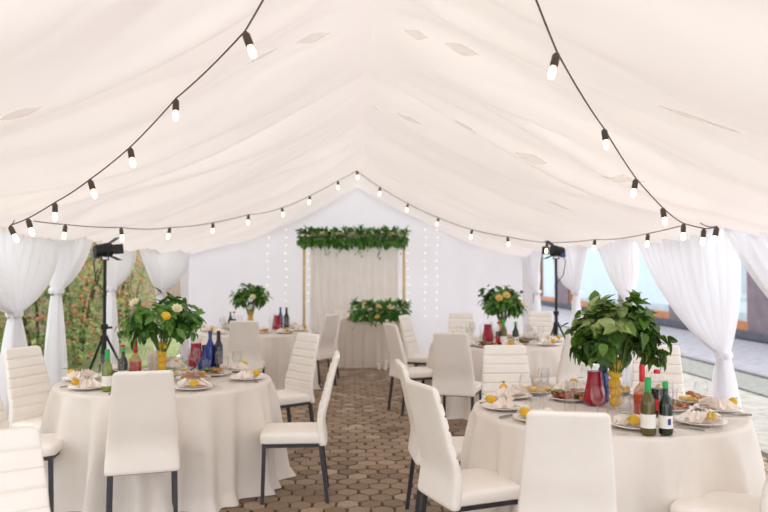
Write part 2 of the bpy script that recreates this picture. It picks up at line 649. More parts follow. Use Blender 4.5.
# curtains
def curtain(side, ya, yb, yt, zt, label, seed=0, hw_b=.2, xo=0):
    rnd = random.Random(seed)
    X = side * (HW - .03) + xo
    root = empty('curtain', (X, yt, 0), label, 'curtain')
    nf = max(5, int(abs(yb - ya) * 5.5))
    ph = rnd.uniform(0, 6)
    nu, n1, n2 = 110, 26, 18
    ztop = EZ + .06

    def fn(u, v):
        cyc = 2 * PI * nf * u + ph + .8 * math.sin(5 * u + ph)
        y0 = ya + (yb - ya) * u - yt
        ub = u - .5
        if v < .6:
            t = v / .6
            y1 = ub * .11
            z0, z1 = ztop, zt
            cyv = y0 * .62 + y1 * .38
            dist = min(1, abs(y0) / 1.0)
            czv = z1 + (z0 - z1) * (.5 - .30 * dist)
            y = (1 - t) ** 2 * y0 + 2 * t * (1 - t) * cyv + t * t * y1
            z = (1 - t) ** 2 * z0 + 2 * t * (1 - t) * czv + t * t * z1
            A = .035 * (1 - t) + .02 * math.sin(PI * t) + .028 * t
            x = A * math.sin(cyc) + .05 * math.sin(PI * t) * math.sin(u * 7 + ph)
        else:
            t = (v - .6) / .4
            wd = .11 + (2 * hw_b - .11) * (1 - (1 - t) ** 2.2)
            y = ub * wd + .02 * math.sin(3 * t + ph) * t
            z = zt + (.015 - zt) * t
            x = (.028 + .045 * t ** .7) * math.sin(cyc * .62 + .6 * t) + .02 * t * math.sin(u * 9 + ph)
        return (x, y, z)
    MB().grid(fn, nu, n1 + n2).build('drape', M['sheer'], root)
    prof = []
    MB().lathe([(.062, -.03), (.07, -.015), (.072, 0), (.07, .015), (.062, .03)], 18, (0, 0, zt), False).build('tie_band', M['sheer'], root)
    return root


curtain(-1, 4.9, 7.45, 6.45, 1.20, 'white sheer curtain at the left edge of the photo, gathered at waist height', 1, .32)
curtain(-1, 7.1, 8.45, 7.35, 1.37, 'second white curtain from the left, tied left of the lamp stand', 2)
curtain(-1, 8.5, 9.95, 9.0, 1.36, 'white curtain tied right behind the left black lamp stand', 3)
curtain(-1, 10.05, 13.3, 11.3, 1.25, 'wide white curtain in the far left corner behind the bouquet', 4)
curtain(1, 11.9, 13.3, 12.3, 1.22, 'white curtain in the far right corner left of the lamp stand', 5)
curtain(1, 9.55, 11.3, 10.15, 1.27, 'white tied curtain just right of the right black lamp stand', 6)
curtain(1, 8.05, 9.4, 8.2, 1.22, 'white curtain tied above the near right bouquet', 7)
curtain(1, 5.95, 8.1, 6.1, .86, 'large white curtain swept to a low knot on the right', 8, .19)
curtain(1, 3.6, 6.12, 4.05, .9, 'white curtain cut off by the right edge of the photo', 9)


# ------------------------------------------------------------------ chairs
def rrect(hx, hy, r, n=5):
    pts = []
    for cx, cy, a0 in ((hx - r, hy - r, 0), (-hx + r, hy - r, PI / 2), (-hx + r, -hy + r, PI), (hx - r, -hy + r, 1.5 * PI)):
        for k in range(n + 1):
            a = a0 + PI / 2 * k / n
            pts.append((cx + r * math.cos(a), cy + r * math.sin(a)))
    return pts


def back_y(z):
    t = max(0, (z - .5) / .5)
    return -.205 + .016 * math.sin(PI * min(1, max(0, (z - .36) / .36))) ** 2 - .105 * t ** 1.6


def make_chair():
    root = empty('dining_chair', (0, 0, 0), '', 'chair', group='cream dining chairs')
    s = MB()
    rings = []
    for ins, z in ((.012, .398), (.002, .404), (0, .42), (0, .445), (.004, .457), (.014, .465), (.04, .471), (.10, .475)):
        rings.append([(x, y + .005, z) for x, y in rrect(.205 - ins, .215 - ins, max(.01, .045 - ins * .3))])
    s.loops(rings)
    s.build('seat', M['leather'], root)
    b = MB()
    rings = []
    nv = 84
    z0, z1 = .385, .985
    for i in range(nv + 1):
        t = i / nv
        z = z0 + (z1 - z0) * t
        hw = .212 - .048 * t ** 1.2
        th = .030 - .011 * t
        e = 0
        if t > .965:
            q = (t - .965) / .035
            e = 1 - math.sqrt(max(0, 1 - q * q * .96))
        if t < .02:
            e = max(e, .25 * (1 - t / .02))
        hw2, th2 = hw - .02 * e, th * (1 - .75 * e)
        seam = 0
        if z > .50:
            k = ((z - .50) / .068) % 1.0
            seam = math.exp(-((k if k < .5 else 1 - k) / .085) ** 2)
            if z > .96: seam = 0
        yc = back_y(z)
        ring = []
        n = 36
        for k in range(n):
            a = 2 * PI * k / n
            ca, sa = math.cos(a), math.sin(a)
            x = hw2 * math.copysign(abs(ca) ** .32, ca)
            y = th2 * math.copysign(abs(sa) ** .55, sa)
            if sa > 0:
                y += (.006 * (1 - seam) - .006 * seam) * min(1, sa * 2.5)
                y -= .012 * (1 - (x / hw) ** 2) * .6
            ring.append((x, yc + y, z))
        rings.append(ring)
    b.loops(rings)
    b.build('backrest', M['leather'], root)
    f = MB()
    for yy in (-.18, .19):
        f.box((0, yy, .386), (.37, .025, .025))
    for xx in (-.18, .18):
        f.box((xx, .005, .386), (.025, .37, .025))
    f.build('seat_frame', M['metal'], root, False)
    for sx in (-1, 1):
        for y0, y1 in ((.19, .20), (-.185, -.235)):
            l = MB().tube([(sx * .182, y0, .395), (sx * .188, y1, .0)], [.0185, .0165], square=True)
            l.build('leg', M['metal'], root, False)
    return root


def chair(bx, by, fx, fy, label):
    L = math.hypot(fx, fy)
    fx, fy = fx / L, fy / L
    return spawn('chair', make_chair, (bx + .2 * fx, by + .2 * fy, 0), math.atan2(-fx, fy), label, 'cream dining chairs')


chair(WX(144, 4.43), 4.43, -.27, .96, 'cream chair with plain back to the viewer, in front of the near left table')
chair(WX(33, 5.70), 5.70, .92, -.40, 'cream chair with ribbed back before the leftmost curtains')
chair(-2.42, 4.92, .93, .12, 'cream chair at far left showing only seat and dark leg')
chair(WX(-5, 2.64), 2.64, .55, -.83, 'cream chair with ribbed backrest cropped by lower left corner')
chair(WX(323, 5.25), 5.25, -1, -.03, 'cream chair in side view on the aisle, right of the near left table')
chair(WX(300, 6.85), 6.85, -.78, -.62, 'cream ribbed chair beyond the side-on aisle chair at near left table')
chair(WX(245, 8.85), 8.85, -.02, 1, 'cream chair with plain back, before the far left table')
chair(WX(326, 10.1), 10.1, -.85, .52, 'cream chair by right edge of far left table, the one nearer the viewer')
chair(WX(332, 11.1), 11.1, -.93, -.35, 'cream chair in profile beside the far left table, nearest the head table')
chair(WX(411, 9.75), 9.75, .90, -.44, 'cream chair nearest the head table on the aisle side of far right table')
chair(WX(398, 8.25), 8.25, .94, .34, 'cream chair with dark leg on the aisle, left of the far right table')
chair(WX(453, 7.05), 7.05, .36, .93, 'cream chair with plain tall back before the left part of far right table')
chair(WX(507, 5.65), 5.65, .0, -1, 'cream ribbed chair facing the viewer between the two right tables')
chair(WX(656, 5.62), 5.62, -.40, -.92, 'cream ribbed chair partly hidden right of the near right bouquet')
chair(WX(462, 10.2), 10.2, -.05, -1, 'cream chair behind far right table, left of its bouquet')
chair(WX(540, 10.5), 10.5, -.35, -.94, 'cream ribbed chair behind far right table, left of the lamp stand')
chair(WX(574, 7.25), 7.25, -.38, .92, 'cream chair at right of far right table, beside the near bouquet leaves')
chair(WX(438, 3.84), 3.84, .94, .34, 'large cream chair angled at the aisle corner of the near right table')
chair(WX(416, 4.72), 4.72, 1, .05, 'cream chair tucked behind the large angled chair on the right aisle')
chair(WX(566, 3.1), 3.1, .22, .97, 'cream chair with broad plain back at bottom centre before near right table')
chair(WX(772, 3.35), 3.35, -.8, .6, 'cream chair cropped by the lower right corner')


# ------------------------------------------------------------------ tables
TR = .77
TZ = .757


def table(cx, cy, where, seed):
    rnd = random.Random(seed)
    t = empty('banquet_table', (cx, cy, 0), 'round banquet table hidden under cream cloth, ' + where, 'table', group='round banquet tables')
    MB().lathe([(.0, .715), (TR - .035, .715), (TR - .03, .72), (TR - .03, .74), (TR - .035, .745), (0, .745)], 48).build('tabletop', M['wood'], t)
    for k in range(4):
        a = PI / 4 + k * PI / 2
        MB().tube([(.4 * math.cos(a), .4 * math.sin(a), 0), (.4 * math.cos(a), .4 * math.sin(a), .715)], .018, 8).build('leg', M['metal'], t)
    ph = [rnd.uniform(0, 6.28) for _ in range(6)]
    n = 260
    rings = []

    def fold(a, t):
        a = a + .06 * noise.noise(Vector((math.cos(a) * 2, math.sin(a) * 2, seed)))
        f = math.sin(13 * a + ph[0] + .9 * math.sin(3 * a + ph[1])) + .55 * math.sin(21 * a + ph[2] + 1.1 * math.sin(2 * a + ph[3])) + .3 * math.sin(34 * a + ph[4])
        f = f + .35 * noise.noise(Vector((math.cos(a) * 3, math.sin(a) * 3, t * 1.4 + seed)))
        return f
    for r in (.02, .2, .4, .6, .75):
        rings.append([(r * math.cos(2 * PI * k / n), r * math.sin(2 * PI * k / n), .752 + .0015 * noise.noise(Vector((r * 6 * math.cos(2 * PI * k / n), r * 6 * math.sin(2 * PI * k / n), seed)))) for k in range(n)])
    for r, z in ((TR - .02, .7515), (TR - .006, .748), (TR + .001, .74), (TR + .004, .728)):
        rings.append([(r * math.cos(2 * PI * k / n), r * math.sin(2 * PI * k / n), z) for k in range(n)])
    for i in range(1, 21):
        t_ = i / 20
        z = .728 + (.006 - .728) * t_
        ring = []
        for k in range(n):
            a = 2 * PI * k / n
            r = TR + .004 + .012 * min(1, t_ * 4) + .035 * t_ + (.005 + .052 * t_ ** .75) * fold(a, t_)
            if t_ > .9:
                r += .03 * (t_ - .9) / .1 * (1 + noise.noise(Vector((a * 2, seed, 0))))
            r = max(r, TR - .03)
            ring.append((r * math.cos(a), r * math.sin(a), z))
        rings.append(ring)
    mb = MB().loops(rings, False)
    mb.f.append([k for k in range(n)][::-1])
    c = mb.build('tablecloth', M['cloth'], None, True, (cx, cy, 0))
    tag(c, 'floor length cream cloth draped over ' + where, 'tablecloth', 'floor length cream tablecloths')


T = {1: (-1.50, 5.62), 2: (-1.42, 10.15), 3: (1.355, 4.32), 4: (1.56, 8.45)}
TN = {1: 'the near left table', 2: 'the far left table', 3: 'the near right table', 4: 'the far right table'}
for k in T:
    table(T[k][0], T[k][1], TN[k], k)


# ------------------------------------------------------------------ tableware makers
def make_plate():
    o = MB().lathe([(.0, .0), (.075, .0), (.085, .004), (.125, .014), (.132, .017), (.131, .0195), (.122, .0175), (.082, .008), (.0, .0065)], 32).build('dinner_plate', M['china'])
    return tag(o, '', 'plate', 'dinner plates')


def make_napkin():
    def fn(u, v):
        a = (u - .5)
        x = a * .19 + .01 * math.sin(9 * v)
        y = (v - .5) * .12
        z = .020 + .032 * math.sin(PI * u) * (.6 + .4 * math.sin(PI * v)) + .012 * math.sin(16 * v + 4 * u) * math.sin(PI * u)
        return (x, y, z)
    m = MB().grid(fn, 18, 18)
    m.grid(lambda u, v: (fn(1 - u, v)[0], fn(1 - u, v)[1], .018), 6, 6)
    for s in (-1, 1):
        m.grid(lambda u, v, s=s: (s * (.05 + .05 * u), (v - .5) * (.05 + .07 * u), .03 + .035 * (1 - u) + .012 * math.sin(14 * v)), 6, 12)
    return tag(m.build('napkin', M['napkin']), '', 'napkin', 'folded napkins')


def make_lemon():
    o = empty('lemon', (0, 0, 0), '', 'fruit', group='lemons on the napkins')
    m = MB()
    m.lathe([(.001, -.044), (.006, -.041), (.012, -.034), (.022, -.024), (.0285, -.01), (.03, .002), (.027, .016), (.019, .028), (.010, .035), (.006, .041), (.001, .043)], 16, (0, 0, 0), True, Matrix.Translation((0, 0, .03)) @ Matrix.Rotation(PI / 2, 4, 'Y'))
    m.build('fruit', M['lemon'], o)
    l = MB().leaf((.02, .01, .055), (.5, .7, .35), (0, 0, 1), .065, .028)
    l.build('leaf', M['leaf'], o)
    return o


def make_wine():
    o = empty('wine_glass', (0, 0, 0), '', 'glass', group='stemmed wine glasses')
    MB().lathe([(.008, .082), (.022, .09), (.036, .112), (.04, .135), (.037, .16), (.032, .183), (.030, .183), (.035, .16), (.038, .135), (.034, .113), (.02, .093), (.001, .088)], 20, cap=False).build('bowl', M['clear'], o)
    MB().lathe([(.033, 0), (.033, .002), (.012, .006), (.005, .014), (.004, .05), (.006, .08), (.009, .083)], 16).build('stem', M['clear'], o)
    return o


def make_tumbler():
    m = MB().lathe([(.0, 0), (.027, 0), (.029, .004), (.034, .095), (.0325, .095), (.0275, .01), (.0, .008)], 20, cap=False)
    return tag(m.build('tumbler', M['clear']), '', 'glass', 'straight tumblers')


def make_flute():
    o = empty('flute_glass', (0, 0, 0), '', 'glass', group='slim flutes')
    MB().lathe([(.006, .07), (.016, .085), (.024, .12), (.026, .16), (.023, .205), (.0215, .205), (.0245, .16), (.0225, .12), (.014, .088), (.001, .078)], 18, cap=False).build('bowl', M['clear'], o)
    MB().lathe([(.03, 0), (.03, .002), (.01, .006), (.004, .014), (.0035, .05), (.006, .07)], 14).build('stem', M['clear'], o)
    return o


def make_fork():
    m = MB().grid(lambda u, v: ((u - .5) * (.006 + .006 * max(0, v - .6) * 2.5 * .8), v * .19, .003 + .006 * math.sin(PI * v)), 2, 14)
    for k in range(4):
        m.tube([((k - 1.5) * .0055, .145, .006), ((k - 1.5) * .006, .17, .003), ((k - 1.5) * .006, .195, .006)], .0012, 4)
    return tag(m.build('fork', M['steel']), '', 'fork', 'forks')


def make_knife():
    m = MB()
    m.tube([(0, 0, .005), (0, .05, .006), (0, .1, .005)], [.006, .007, .005], 6)
    m.box((0, .155, .004), (.015, .12, .002))
    return tag(m.build('knife', M['steel']), '', 'knife', 'table knives')


def make_platter():
    o = MB().lathe([(.0, .0), (.10, .0), (.115, .005), (.155, .017), (.162, .021), (.160, .0235), (.150, .020), (.11, .009), (.0, .007)], 36).build('serving_platter', M['china'])
    return tag(o, '', 'platter', 'serving platters')


def piece(kind):
    def mk():
        m = MB()
        if kind == 'pastry':
            m.tube([(-.03, 0, .012), (-.01, .004, .018), (.012, .004, .018), (.032, 0, .011)], [.008, .014, .014, .007], 8)
            return tag(m.build('pastry', M['pastry']), '', 'food')
        if kind == 'meat':
            m.grid(lambda u, v: ((u - .5) * .07, (v - .5) * .045, .006 + .016 * math.sin(PI * v) * (1 + .3 * math.sin(8 * u))), 8, 6)
            m.grid(lambda u, v: ((.5 - u) * .07, (v - .5) * .045, .002), 2, 2)
            return tag(m.build('meat_slice', M['meat']), '', 'food')
        if kind == 'cheese':
            m.loops([[(x, y, z) for x, y in rrect(.03, .012, .004, 2)] for z in (0, .014)])
            return tag(m.build('cheese_stick', M['cheese']), '', 'food')
        if kind == 'lemon_slice':
            o = empty('lemon_slice', (0, 0, 0), '', 'food')
            m.lathe([(.0, 0), (.026, .0), (.029, .006), (.026, .013), (0, .013)], 18)
            m.build('rind', M['lemon'], o)
            MB().lathe([(0, .0131), (.0235, .0131), (.0235, .015), (0, .015)], 18).build('flesh', M['lemonflesh'], o)
            return o
        rn = random.Random(5)
        for k in range(7):
            a = k * 2 * PI / 7
            m.leaf((0, 0, .004), (math.cos(a), math.sin(a), .7 + .3 * rn.random()), (0, 0, 1), .06, .045, .35, 1)
        return tag(m.build('lettuce_sprig', M['lettuce'], None, False), '', 'food')
    return mk


def make_bottle(glassm, capm, h=.27, r=.034, neck=.013, foil=.06, liq=None, paper=True, mark=None, kind='wine_bottle', shoulder=.55, papmat=None):
    def mk():
        o = empty(kind, (0, 0, 0), '', 'bottle')
        s = h * shoulder
        nz = h * (shoulder + .22)
        MB().lathe([(.0, .003), (r * .8, 0), (r, .006), (r * 1.0, s), (r * .93, s + (nz - s) * .3), (r * .62, s + (nz - s) * .66), (neck * 1.08, nz), (neck, nz + .01), (neck, h - .004), (neck * 1.05, h)], 22).build('body', glassm, o)
        if liq:
            MB().lathe([(.0, .006), (r * .9, .006), (r * .93, .012), (r * .93, s * .97), (0, s * .97)], 18).build('drink', liq, o)
        MB().lathe([(neck * 1.12, h - foil), (neck * 1.2, h - foil + .003), (neck * 1.16, h - .002), (neck * 1.0, h + .003), (0, h + .003)], 16).build('cap', capm, o)
        if paper:
            MB().lathe([(r * 1.012, h * .13), (r * 1.016, h * .13 + .001), (r * 1.016, h * .37), (r * 1.012, h * .37 + .001)], 22, cap=False).build('paper_label', papmat or M['paper'], o)
            if mark:
                MB().grid(lambda u, v: (r * 1.03 * math.cos(-PI / 2 + .25 + (u - .5) * .5), r * 1.03 * math.sin(-PI / 2 + .25 + (u - .5) * .5), h * .20 + h * .12 * v), 4, 1).build('printed_mark', mark, o)
        return o
    return mk


def make_jug():
    o = empty('juice_jug', (0, 0, 0), '', 'jug', group='jugs of red juice')
    pr = [(.05, 0), (.064, .006), (.07, .03), (.066, .07), (.052, .13), (.045, .17), (.046, .21), (.054, .235)]
    MB().lathe([(0, 0)] + pr + [(.052, .235)] + [(r - .003, z) for r, z in pr[::-1]][1:-1] + [(0, .006)], 24, cap=False).build('glass_body', M['thin'], o)
    MB().lathe([(0, .008), (.06, .009), (.066, .03), (.062, .07), (.0485, .13), (.0435, .165), (.043, .2), (0, .2)], 24).build('juice', M['red'], o)
    MB().tube([(.048, 0, .205), (.085, 0, .215), (.105, 0, .18), (.098, 0, .12), (.066, 0, .085)], .006, 8).build('handle', M['clear'], o)
    return o


def make_vase():
    pr = [(.048, 0), (.05, .004), (.05, .20), (.054, .29)]
    m = MB().lathe([(0, 0)] + pr + [(r - .003, z) for r, z in pr[::-1]] + [(0, .006)], 24, cap=False)
    o = m.build('glass_vase', M['thin'])
    return tag(o, '', 'vase', 'glass vases holding lemons')


def make_lemon_plain():
    m = MB().lathe([(.001, -.044), (.006, -.041), (.014, -.034), (.026, -.024), (.034, -.01), (.036, .002), (.032, .016), (.022, .028), (.011, .035), (.006, .041), (.001, .043)], 16, (0, 0, 0), True, Matrix.Rotation(R(78), 4, 'Y'))
    return tag(m.build('lemon', M['lemon']), '', 'fruit', 'lemons in the vases')


# ------------------------------------------------------------------ bouquets
def bouquet(loc, label, seed, rx=.28, rz_=.22, big=False, n=330, pale=0, cz=.42):
    """stems run down into the vase at loc; loc is on the table, crown centre at .42 above"""
    rnd = random.Random(seed)
    root = empty('bouquet', loc, label, 'bouquet', group='table bouquets')
    st = MB()
    tips = []
    for k in range(34):
        a = rnd.uniform(0, 2 * PI)
        e = rnd.uniform(-.62, 1.0)
        rr = rnd.uniform(.72, 1.06 if loc[1] > 7 else 1.16)
        q = math.sqrt(max(0, 1 - e * e))
        p = Vector((rx * rr * q * math.cos(a), rx * rr * q * math.sin(a), cz + rz_ * rr * e))
        tips.append(p)
        base = Vector((.022 * math.cos(a), .022 * math.sin(a), .19))
        mid = Vector((p.x * .4, p.y * .4, max(.32, cz - .05 + .3 * (p.z - cz))))
        st.tube([base, mid, p], [.0035, .003, .002], 5)
    st.build('stems', M['stem'], root)
    lf, lp = MB(), MB()
    for k in range(n):
        p0 = tips[k % len(tips)]
        cc = Vector((0, 0, cz))
        p = cc + (p0 - cc) * (rnd.uniform(.15, 1) ** .45) + Vector((rnd.gauss(0, .022), rnd.gauss(0, .022), rnd.gauss(0, .022)))
        ou = (p - cc + Vector((0, 0, .06))).normalized()
        rv = Vector((rnd.uniform(-1, 1), rnd.uniform(-1, 1), rnd.uniform(-1.2, .5)))
        d = (rv - ou * rv.dot(ou)).normalized() + ou * rnd.uniform(.1, .9)
        L = rnd.uniform(.06, .105) if big else rnd.uniform(.06, .105)
        tgt = lp if (pale and p.z > cz + .05 and p.x < .05 and rnd.random() < pale) else lf
        tgt.leaf(p, d, ou + Vector((rnd.uniform(-.5, .5), rnd.uniform(-.5, .5), .5 + rnd.uniform(-.3, .5))), L, L * (.70 if big else .52), rnd.uniform(.1, .4), 1 if big else 0)
    tag(lf.build('foliage', M['leafbig' if big else 'leaf'], root, False), kind='stuff')
    if lp.v:
        tag(lp.build('pale_foliage', M['leafpale'], root, False), kind='stuff')
    return root, cz


def blossom(root, p, r, mat, name='flower'):
    rnd = random.Random(int(abs(p[0] * 1000)) + 3)
    m = MB()
    p = Vector(p)
    ax = Vector((p.x, p.y - .15, .3)).normalized()
    for ringn, (k, tilt, ln) in enumerate(((5, .25, .6), (7, .65, .85), (9, 1.15, 1.0))):
        s = ax.cross(Vector((.3, .2, 1))).normalized()
        w = ax.cross(s)
        for i in range(k):
            a = 2 * PI * i / k + ringn * .4
            rad = s * math.cos(a) + w * math.sin(a)
            d = ax * math.cos(tilt) + rad * math.sin(tilt)
            m.leaf(p + rad * r * .08, d, ax, r * ln, r * .75, -.25, 1)
    m.ball(p + ax * r * .25, r * .3, 8, 6)
    return m.build(name, mat, root)


BQ = {}
for k, (rx, rz_, big, n, pale, cz) in {1: (.26, .165, False, 540, 0, .43), 2: (.225, .15, False, 480, 0, .45), 3: (.235, .225, True, 720, .55, .41), 4: (.25, .20, False, 620, .12, .43)}.items():
    lab = {1: 'leafy green bouquet with one lemon and cream blossoms on the near left table',
           2: 'round green bouquet with pale sprigs on the far left table',
           3: 'big broad leaved bouquet with pale top leaves on the near right table',
           4: 'green bouquet with two pale yellow roses on the far right table'}[k]
    loc = (T[k][0] + {1: -.03, 2: -.06, 3: .06, 4: .03}[k], T[k][1], TZ)
    root, cz = bouquet(loc, lab, 20 + k, rx, rz_, big, n, pale, cz)
    if k == 1:
        for p in ((.04, -.24, .44), (.15, -.2, .52), (-.15, -.16, .56)):
            blossom(root, p, .048, M['blossom'])
        MB().ball((.0, 0, 0), (.036, .033, .033), 14, 10).build('lemon', M['lemon'], root, True, (.085, -.25, .48))
    if k == 2:
        for p in ((.06, -.22, .45),):
            blossom(root, p, .05, M['blossom'])
    if k == 4:
        for p in ((-.08, -.24, .49), (.0, -.24, .52)):
            blossom(root, p, .055, M['rose'])
        blossom(root, (.2, -.14, .42), .05, M['blossom'])
    spawn('vase', make_vase, loc, 0, 'clear glass vase packed with lemons under the bouquet on ' + TN[k], 'glass vases holding lemons')
    rnd = random.Random(k)
    for q in range(5):
        spawn('vlemon', make_lemon_plain, (loc[0] + .006 * rnd.uniform(-1, 1), loc[1] + .006 * rnd.uniform(-1, 1), TZ + .038 + q * .053), rnd.uniform(0, 6), 'yellow lemon stacked in the glass vase on ' + TN[k], 'lemons in the vase on ' + TN[k])


# ------------------------------------------------------------------ place settings
DIRS = ['right', 'back right', 'back', 'back left', 'left', 'front left', 'front', 'front right']


def dirname(a):
    return DIRS[int(round((a % (2 * PI)) / (PI / 4))) % 8]


def place(k, deg, rich=True, glasses=2):
    a = R(deg)
    cx, cy = T[k]
    dn = dirname(a)
    wh = dn + ' rim of ' + TN[k]
    ux, uy = math.cos(a), math.sin(a)
    tx, ty = -uy, ux
    P = lambda r, t: (cx + ux * r + tx * t, cy + uy * r + ty * t, TZ)
    rz = a + PI / 2
    spawn('plate', make_plate, P(.60, 0), rz, 'round white plate at the ' + wh, 'dinner plates')
    p = P(.60, 0)
    spawn('napkin', make_napkin, (p[0], p[1], TZ), rz + .3 * math.sin(deg), 'puffed white napkin on the plate at the ' + wh, 'folded napkins')
    q = P(.675, -.025)
    lm_ = spawn('lemon', make_lemon, (q[0], q[1], TZ + .026), rz + deg, 'leafed lemon on the napkin at the ' + wh, 'lemons on the napkins')
    lm_.scale = (.85, .85, .85)
    if rich:
        f = P(.715, .16)
        spawn('fork', make_fork, f, a + PI / 2, 'steel fork beside the plate at the ' + wh, 'forks')
        n = P(.715, -.165)
        spawn('knife', make_knife, n, a + PI / 2, 'steel knife beside the plate at the ' + wh, 'table knives')
    g = P(.45, -.10)
    spawn('wine', make_wine, g, 0, 'clear stemmed glass behind the plate at the ' + wh, 'stemmed wine glasses')
    g = P(.37, .02)
    spawn('flute', make_flute, g, 0, 'slim flute glass behind the plate at the ' + wh, 'slim flutes')
    if glasses > 1:
        g = P(.435, .07)
        spawn('tumbler', make_tumbler, g, 0, 'clear straight tumbler behind the plate at the ' + wh, 'straight tumblers')


for d in (0, 45, 90, 135, 180, 225, 270, 315):
    place(1, d + {270: -2, 315: -14, 0: -3}.get(d, 0))
for d in (0, 45, 135, 180, 225, 315):
    place(2, d, False)
for d in (0, 45, 90, 135, 180, 225, 270, 315):
    place(3, d + {315: -10, 0: -4, 225: -8, 270: -10}.get(d, 0))
for d in (0, 45, 90, 135, 180, 225, 270, 315):
    place(4, d, False)


# platters of food
def platter(k, px, py, recipe, what, seed):
    rnd = random.Random(seed)
    p = WZ(px, py, TZ)
    p = Vector((p.x, p.y, TZ))
    po = spawn('platter', make_platter, p, 0, 'round white platter of ' + what + ', ' + TN[k][4:], 'serving platters')
    po.scale = (.8, .8, .9)
    nm = {'pastry': 'golden pastry', 'meat': 'folded brown meat slice', 'cheese': 'yellow cheese stick', 'lemon_slice': 'yellow lemon slice', 'lettuce': 'green lettuce sprig'}
    for kind, n in recipe:
        n = int(n * 1.6)
        for i in range(n):
            a = rnd.uniform(0, 2 * PI)
            r = .085 * math.sqrt(rnd.random())
            layer = 1 if i > n * .6 else 0
            spawn('p_' + kind, piece(kind), (p.x + r * math.cos(a), p.y + r * math.sin(a), TZ + .011 + .013 * layer), rnd.uniform(0, 6),
                  nm[kind] + ' among the ' + what + ', ' + TN[k][4:], nm[kind] + ' pieces, ' + what + ', ' + TN[k])


platter(3, 689, 408, [('meat', 7), ('pastry', 5), ('lettuce', 3)], 'meats right of the green bottles', 1)
platter(3, 570, 400, [('meat', 7), ('pastry', 4), ('lettuce', 2)], 'browned meat left of the red jug', 2)
platter(3, 553, 389, [('cheese', 7), ('lemon_slice', 6)], 'cheese and lemon at the back left', 3)
platter(3, 652, 391, [('pastry', 6), ('lemon_slice', 3)], 'pastries behind the bottles', 4)
platter(3, 607, 436, [('pastry', 4), ('meat', 3)], 'pastries behind the front chair', 14)
platter(3, 684, 393, [('pastry', 4), ('cheese', 4)], 'cheese and pastries at back right', 15)
platter(1, 228, 372, [('pastry', 5), ('lettuce', 2)], 'pastries right of the blue bottles', 16)
platter(1, 197, 379, [('pastry', 9), ('meat', 3)], 'golden pastries before the red jug', 5)
platter(1, 177, 374, [('lemon_slice', 7), ('lettuce', 2)], 'lemon slices before the lemon vase', 6)
platter(1, 120, 376, [('meat', 6), ('lettuce', 2)], 'meat behind the front chair', 7)
platter(2, 268, 333, [('lemon_slice', 5), ('pastry', 5)], 'pastries right of the bouquet', 8)
platter(2, 237, 329, [('pastry', 6), ('lettuce', 2)], 'pastries left of the bouquet', 9)
platter(4, 478, 347, [('meat', 6), ('lemon_slice', 4), ('lettuce', 2)], 'meat and lemon left of the bottles', 10)
platter(4, 521, 345, [('meat', 6), ('lettuce', 4)], 'greens right of the bottles', 11)
platter(4, 533, 337, [('cheese', 6), ('lemon_slice', 4)], 'cheese and lemon at the back right', 12)

# bottles and jugs
B = dict(
    amber=make_bottle(M['olive'], M['greencap'], .275, .036, .0135, .085, M['amber'], True),
    pale=make_bottle(M['paleglass'], M['greencap'], .275, .034, .0135, .085, None, True),
    dgreen=make_bottle(M['darkgreen'], M['greencap'], .255, .033, .012, .03, None, True, M['bluemark']),
    cola=make_bottle(M['clear'], M['redcap'], .25, .034, .015, .018, M['cola'], True, None, 'soda_bottle', .62, M['redcap']),
    orange=make_bottle(M['blush'], M['redcap'], .275, .046, .013, .09, M['orange'], False, None, 'liqueur_bottle', .44),
    blue=make_bottle(M['blueglass'], M['bluecap'], .30, .036, .014, .03, None, False, None, 'water_bottle', .55),
    violet=make_bottle(M['navy'], M['darkcap'], .30, .036, .0135, .08, None, False, None, 'wine_bottle', .55),
    decanter=make_bottle(M['blueglass'], M['darkcap'], .2, .05, .016, .02, M['navy'], False, None, 'decanter', .3),
)


def bottle(kind, px, py, label):
    p = WZ(px, py, TZ)
    spawn('b_' + kind, B[kind], (p.x, p.y, TZ), random.uniform(-.3, .3), label)


bottle('amber', 651, 438, 'amber wine bottle with green foil neck and blank white label on the near right table')
bottle('dgreen', 669.5, 436, 'dark green bottle with white and blue label on the near right table')
bottle('cola', 659, 416, 'dark soda bottle with red cap behind the green bottles, near right table')
bottle('orange', 643, 415, 'orange drink bottle with red neck behind the amber bottle, near right table')
bottle('blue', 603, 402, 'blue bottle behind the red jug on the near right table')
bottle('pale', 107, 391, 'pale green wine bottle with green foil neck left of the front chair, near left table')
bottle('cola', 121, 379, 'dark soda bottle with red cap on the near left table')
bottle('dgreen', 122.5, 384, 'dark green bottle with green cap beside the front chair, near left table')
bottle('orange', 132, 377, 'orange drink bottle with red neck on the near left table')
bottle('blue', 206, 366, 'tall blue bottle right of the red jug on the near left table')
bottle('violet', 213, 367, 'dark violet bottle at the right of the blue bottle, near left table')
bottle('decanter', 204, 370, 'round dark blue decanter before the blue bottle, near left table')
bottle('dgreen', 229, 331, 'dark green bottle left of the bouquet on the far left table')
bottle('cola', 234, 330, 'soda bottle with red cap beside the green bottle, far left table')
bottle('blue', 281, 329, 'tall blue bottle right of the red jug on the far left table')
bottle('violet', 287, 329, 'dark bottle at the right of the blue bottle, far left table')
bottle('amber', 505, 346, 'green necked bottle right of the lemon vase on the far right table')
bottle('dgreen', 513.5, 346, 'dark green bottle with white label on the far right table')
bottle('cola', 500, 345, 'soda bottle with reddish label by the lemon vase, far right table')


def jug(px, py, label):
    p = WZ(px, py, TZ)
    spawn('jug', make_jug, (p.x, p.y, TZ), random.uniform(2, 4), label, 'jugs of red juice')


